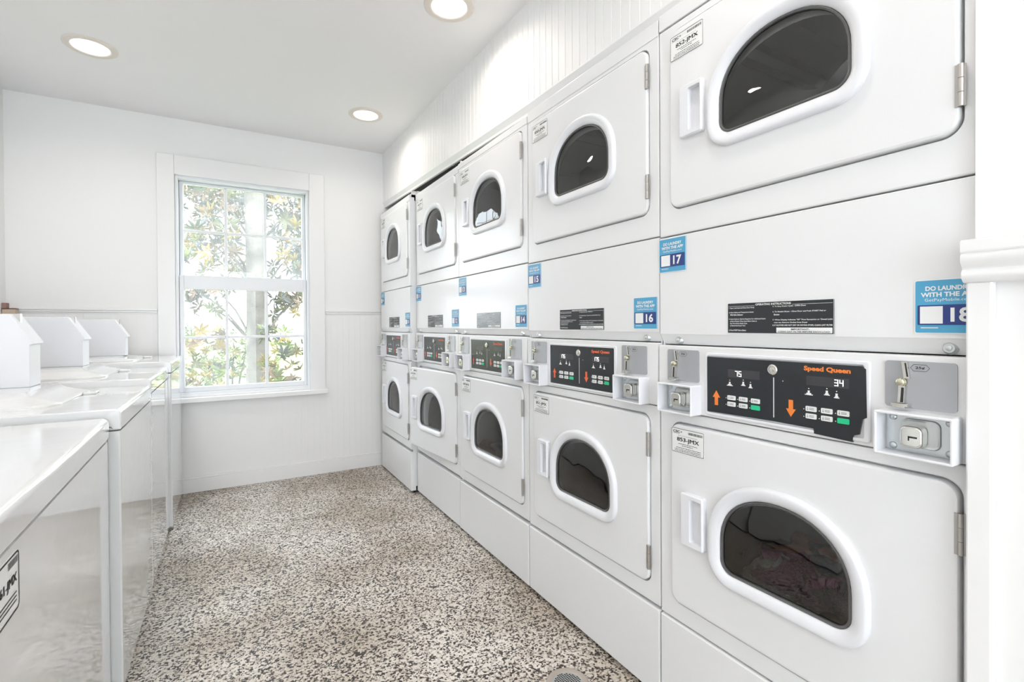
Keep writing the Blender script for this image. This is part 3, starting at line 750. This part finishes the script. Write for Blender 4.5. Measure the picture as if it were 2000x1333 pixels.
# ------------------------------------------------------------------ floor drain
dn = empty('floor_drain', (.862, 1.165, 0), 0, 'round beige floor drain with a perforated grate in the floor by the dryers', 'drain')
L = [[(r*math.cos(2*PI*i/48), r*math.sin(2*PI*i/48), z) for i in range(48)] for r, z in ((.064, 0), (.063, .003), (.058, .005), (.047, .003), (.045, .0012))]
DR = mat('drain_metal', (.48, .42, .37), .45, .3)
MB().loft(L, False, False).build('rim', DR, dn, smooth=60)
m = MB().cyl((0, 0, .0005), (0, 0, 1), .046, .046, .001, 40)
for i in range(-6, 7):
    for k in range(-6, 7):
        x, y2 = i*.0066, k*.0066
        if x*x+y2*y2 < .041**2: m.box(x-.0023, y2-.0023, .0013, x+.0023, y2+.0023, .0017, 1)
m.build('grate', [STEEL, BLACKT], dn, smooth=0)

# ------------------------------------------------------------------ outside
GR = mat('grass', (.16, .24, .06), .9); vary(GR, (.11, .17, .04), (.22, .24, .10), .8)
g = MB().add([(-25, FY+.3, -.35), (25, FY+.3, -.35), (25, 40, .1), (-25, 40, .1)], [(0, 1, 2, 3)]).build('ground_outside', GR, smooth=0); g['kind'] = 'structure'
BARK = mat('pale_bark', (.50, .44, .36), .9); vary(BARK, (.07, .062, .05), (.16, .145, .125), 6, 7); add_bump(BARK, 20, .5, .02)
LM = [mat('leaf_yellow', (.20, .145, .025), .5), mat('leaf_olive', (.08, .08, .03), .5), mat('leaf_green', (.04, .06, .028), .45), mat('leaf_tan', (.15, .10, .058), .6), mat('leaf_grey', (.075, .08, .07), .5), mat('leaf_lime', (.13, .17, .035), .5)]
def leaves(m, centre, n, spread, size, rnd, weights, whorl=7):
    for c in range(n):
        p = Vector([centre[i]+spread[i]*max(-1.5, min(1.5, rnd.gauss(0, 1))) for i in range(3)])
        ax = Vector((rnd.gauss(0, 1), rnd.gauss(0, 1), rnd.gauss(.6, 1))).normalized(); u = ax.orthogonal().normalized(); w = ax.cross(u)
        mi = rnd.choices(range(6), weights)[0]
        for k in range(whorl):
            a = 2*PI*k/whorl+rnd.uniform(-.2, .2); d = (u*math.cos(a)+w*math.sin(a)+ax*rnd.uniform(.1, .7)).normalized()
            s = d.cross(ax).normalized(); ln = size*rnd.uniform(.7, 1.2); wd = ln*.14; n2 = s.cross(d)
            V = [p, p+d*ln*.35+s*wd, p+d*ln*.7+s*wd*.85+n2*ln*.05, p+d*ln+n2*ln*.02, p+d*ln*.7-s*wd*.85+n2*ln*.05, p+d*ln*.35-s*wd]
            mid = p+d*ln*.5-n2*wd*.25
            V.append(mid)
            m.add(V, [(0, 1, 6), (1, 2, 6), (2, 3, 6), (3, 4, 6), (4, 5, 6), (5, 0, 6)], mi)
def tree(loc, r, h, label, rnd, crowns, weights, name='magnolia_tree', lean=0):
    t = empty(name, loc, 0, label, 'tree')
    pts = [(lean*q*h+.02*math.sin(5*q), .02*math.cos(4*q), h*q) for q in [i/8 for i in range(9)]]
    MB().tube(pts, [r*(1.25-.35*i/8) for i in range(9)], 14).build('trunk', BARK, t, smooth=60)
    bm_ = MB(); lf = MB()
    for (c, n, sp) in crowns:
        base = Vector(pts[min(8, max(1, int(8*min(1, max(.1, (c[2]-.3)/h)))))])
        cv = Vector(c)
        for q in range(3):
            e = cv+Vector((rnd.uniform(-1, 1)*sp[0], rnd.uniform(-1, 1)*sp[1], rnd.uniform(-.6, .6)*sp[2])); md = (base+e)/2+Vector((0, 0, .08))
            bm_.tube([base, md, e], [r*.16, r*.11, r*.05], 6)
        leaves(lf, c, int(n*3.6), sp, .125, rnd, weights)
    bm_.build('branches', BARK, t, smooth=60)
    o = lf.build('foliage', LM, t, smooth=0, fix=False); o['kind'] = 'stuff'
rn = random.Random(5)
TX, TY = .03, 6.2
tree((.285, TY, -.35), .098, 4.6, 'magnolia tree with a thick pale trunk seen through the middle of the window', rn,
     [((-.5, .3, 2.9), 24, (.25, .2, .18)), ((-.12, .6, 2.95), 12, (.2, .2, .15)), ((.42, .2, 2.85), 18, (.2, .2, .2)), ((-.5, .1, 2.35), 13, (.2, .2, .16)),
      ((.45, .1, 2.35), 13, (.16, .2, .16)), ((-.5, .1, 1.8), 9, (.2, .15, .14)), ((.42, .1, 1.78), 11, (.15, .15, .15)), ((-.2, .7, 2.35), 7, (.2, .2, .2))], (3, 3, 2, 4, 4, 1))
for sx, sy, lab, wts, n in ((-.62, 5.1, 'yellow and green leafy shrub outside the lower left window panes', (10, 3, 1, 4, 0, 4), 62),
                  (.88, 4.95, 'green and olive leafy shrub outside the lower right window panes', (6, 4, 2, 3, 2, 3), 62),
                  (.05, 7.6, 'low bright green shrub behind the magnolia trunk', (2, 2, 2, 0, 0, 6), 50)):
    s = empty('leafy_shrub', (sx, sy, -.33), 0, lab, 'shrub', 'shrubs outside the window')
    m = MB()
    for q in range(7):
        a = rn.uniform(0, 6.28); e = Vector((math.cos(a)*.35, math.sin(a)*.25, rn.uniform(.7, 1.3))); m.tube([(0, 0, 0), e*.5+Vector((0, 0, .1)), e], [.018, .012, .006], 6)
    m.build('stems', BARK, s, smooth=60)
    lf = MB(); leaves(lf, (0, 0, .86), int(n*4.6), (.38, .2, .33), .085, rn, wts, 8)
    o = lf.build('foliage', LM, s, smooth=0, fix=False); o['kind'] = 'stuff'
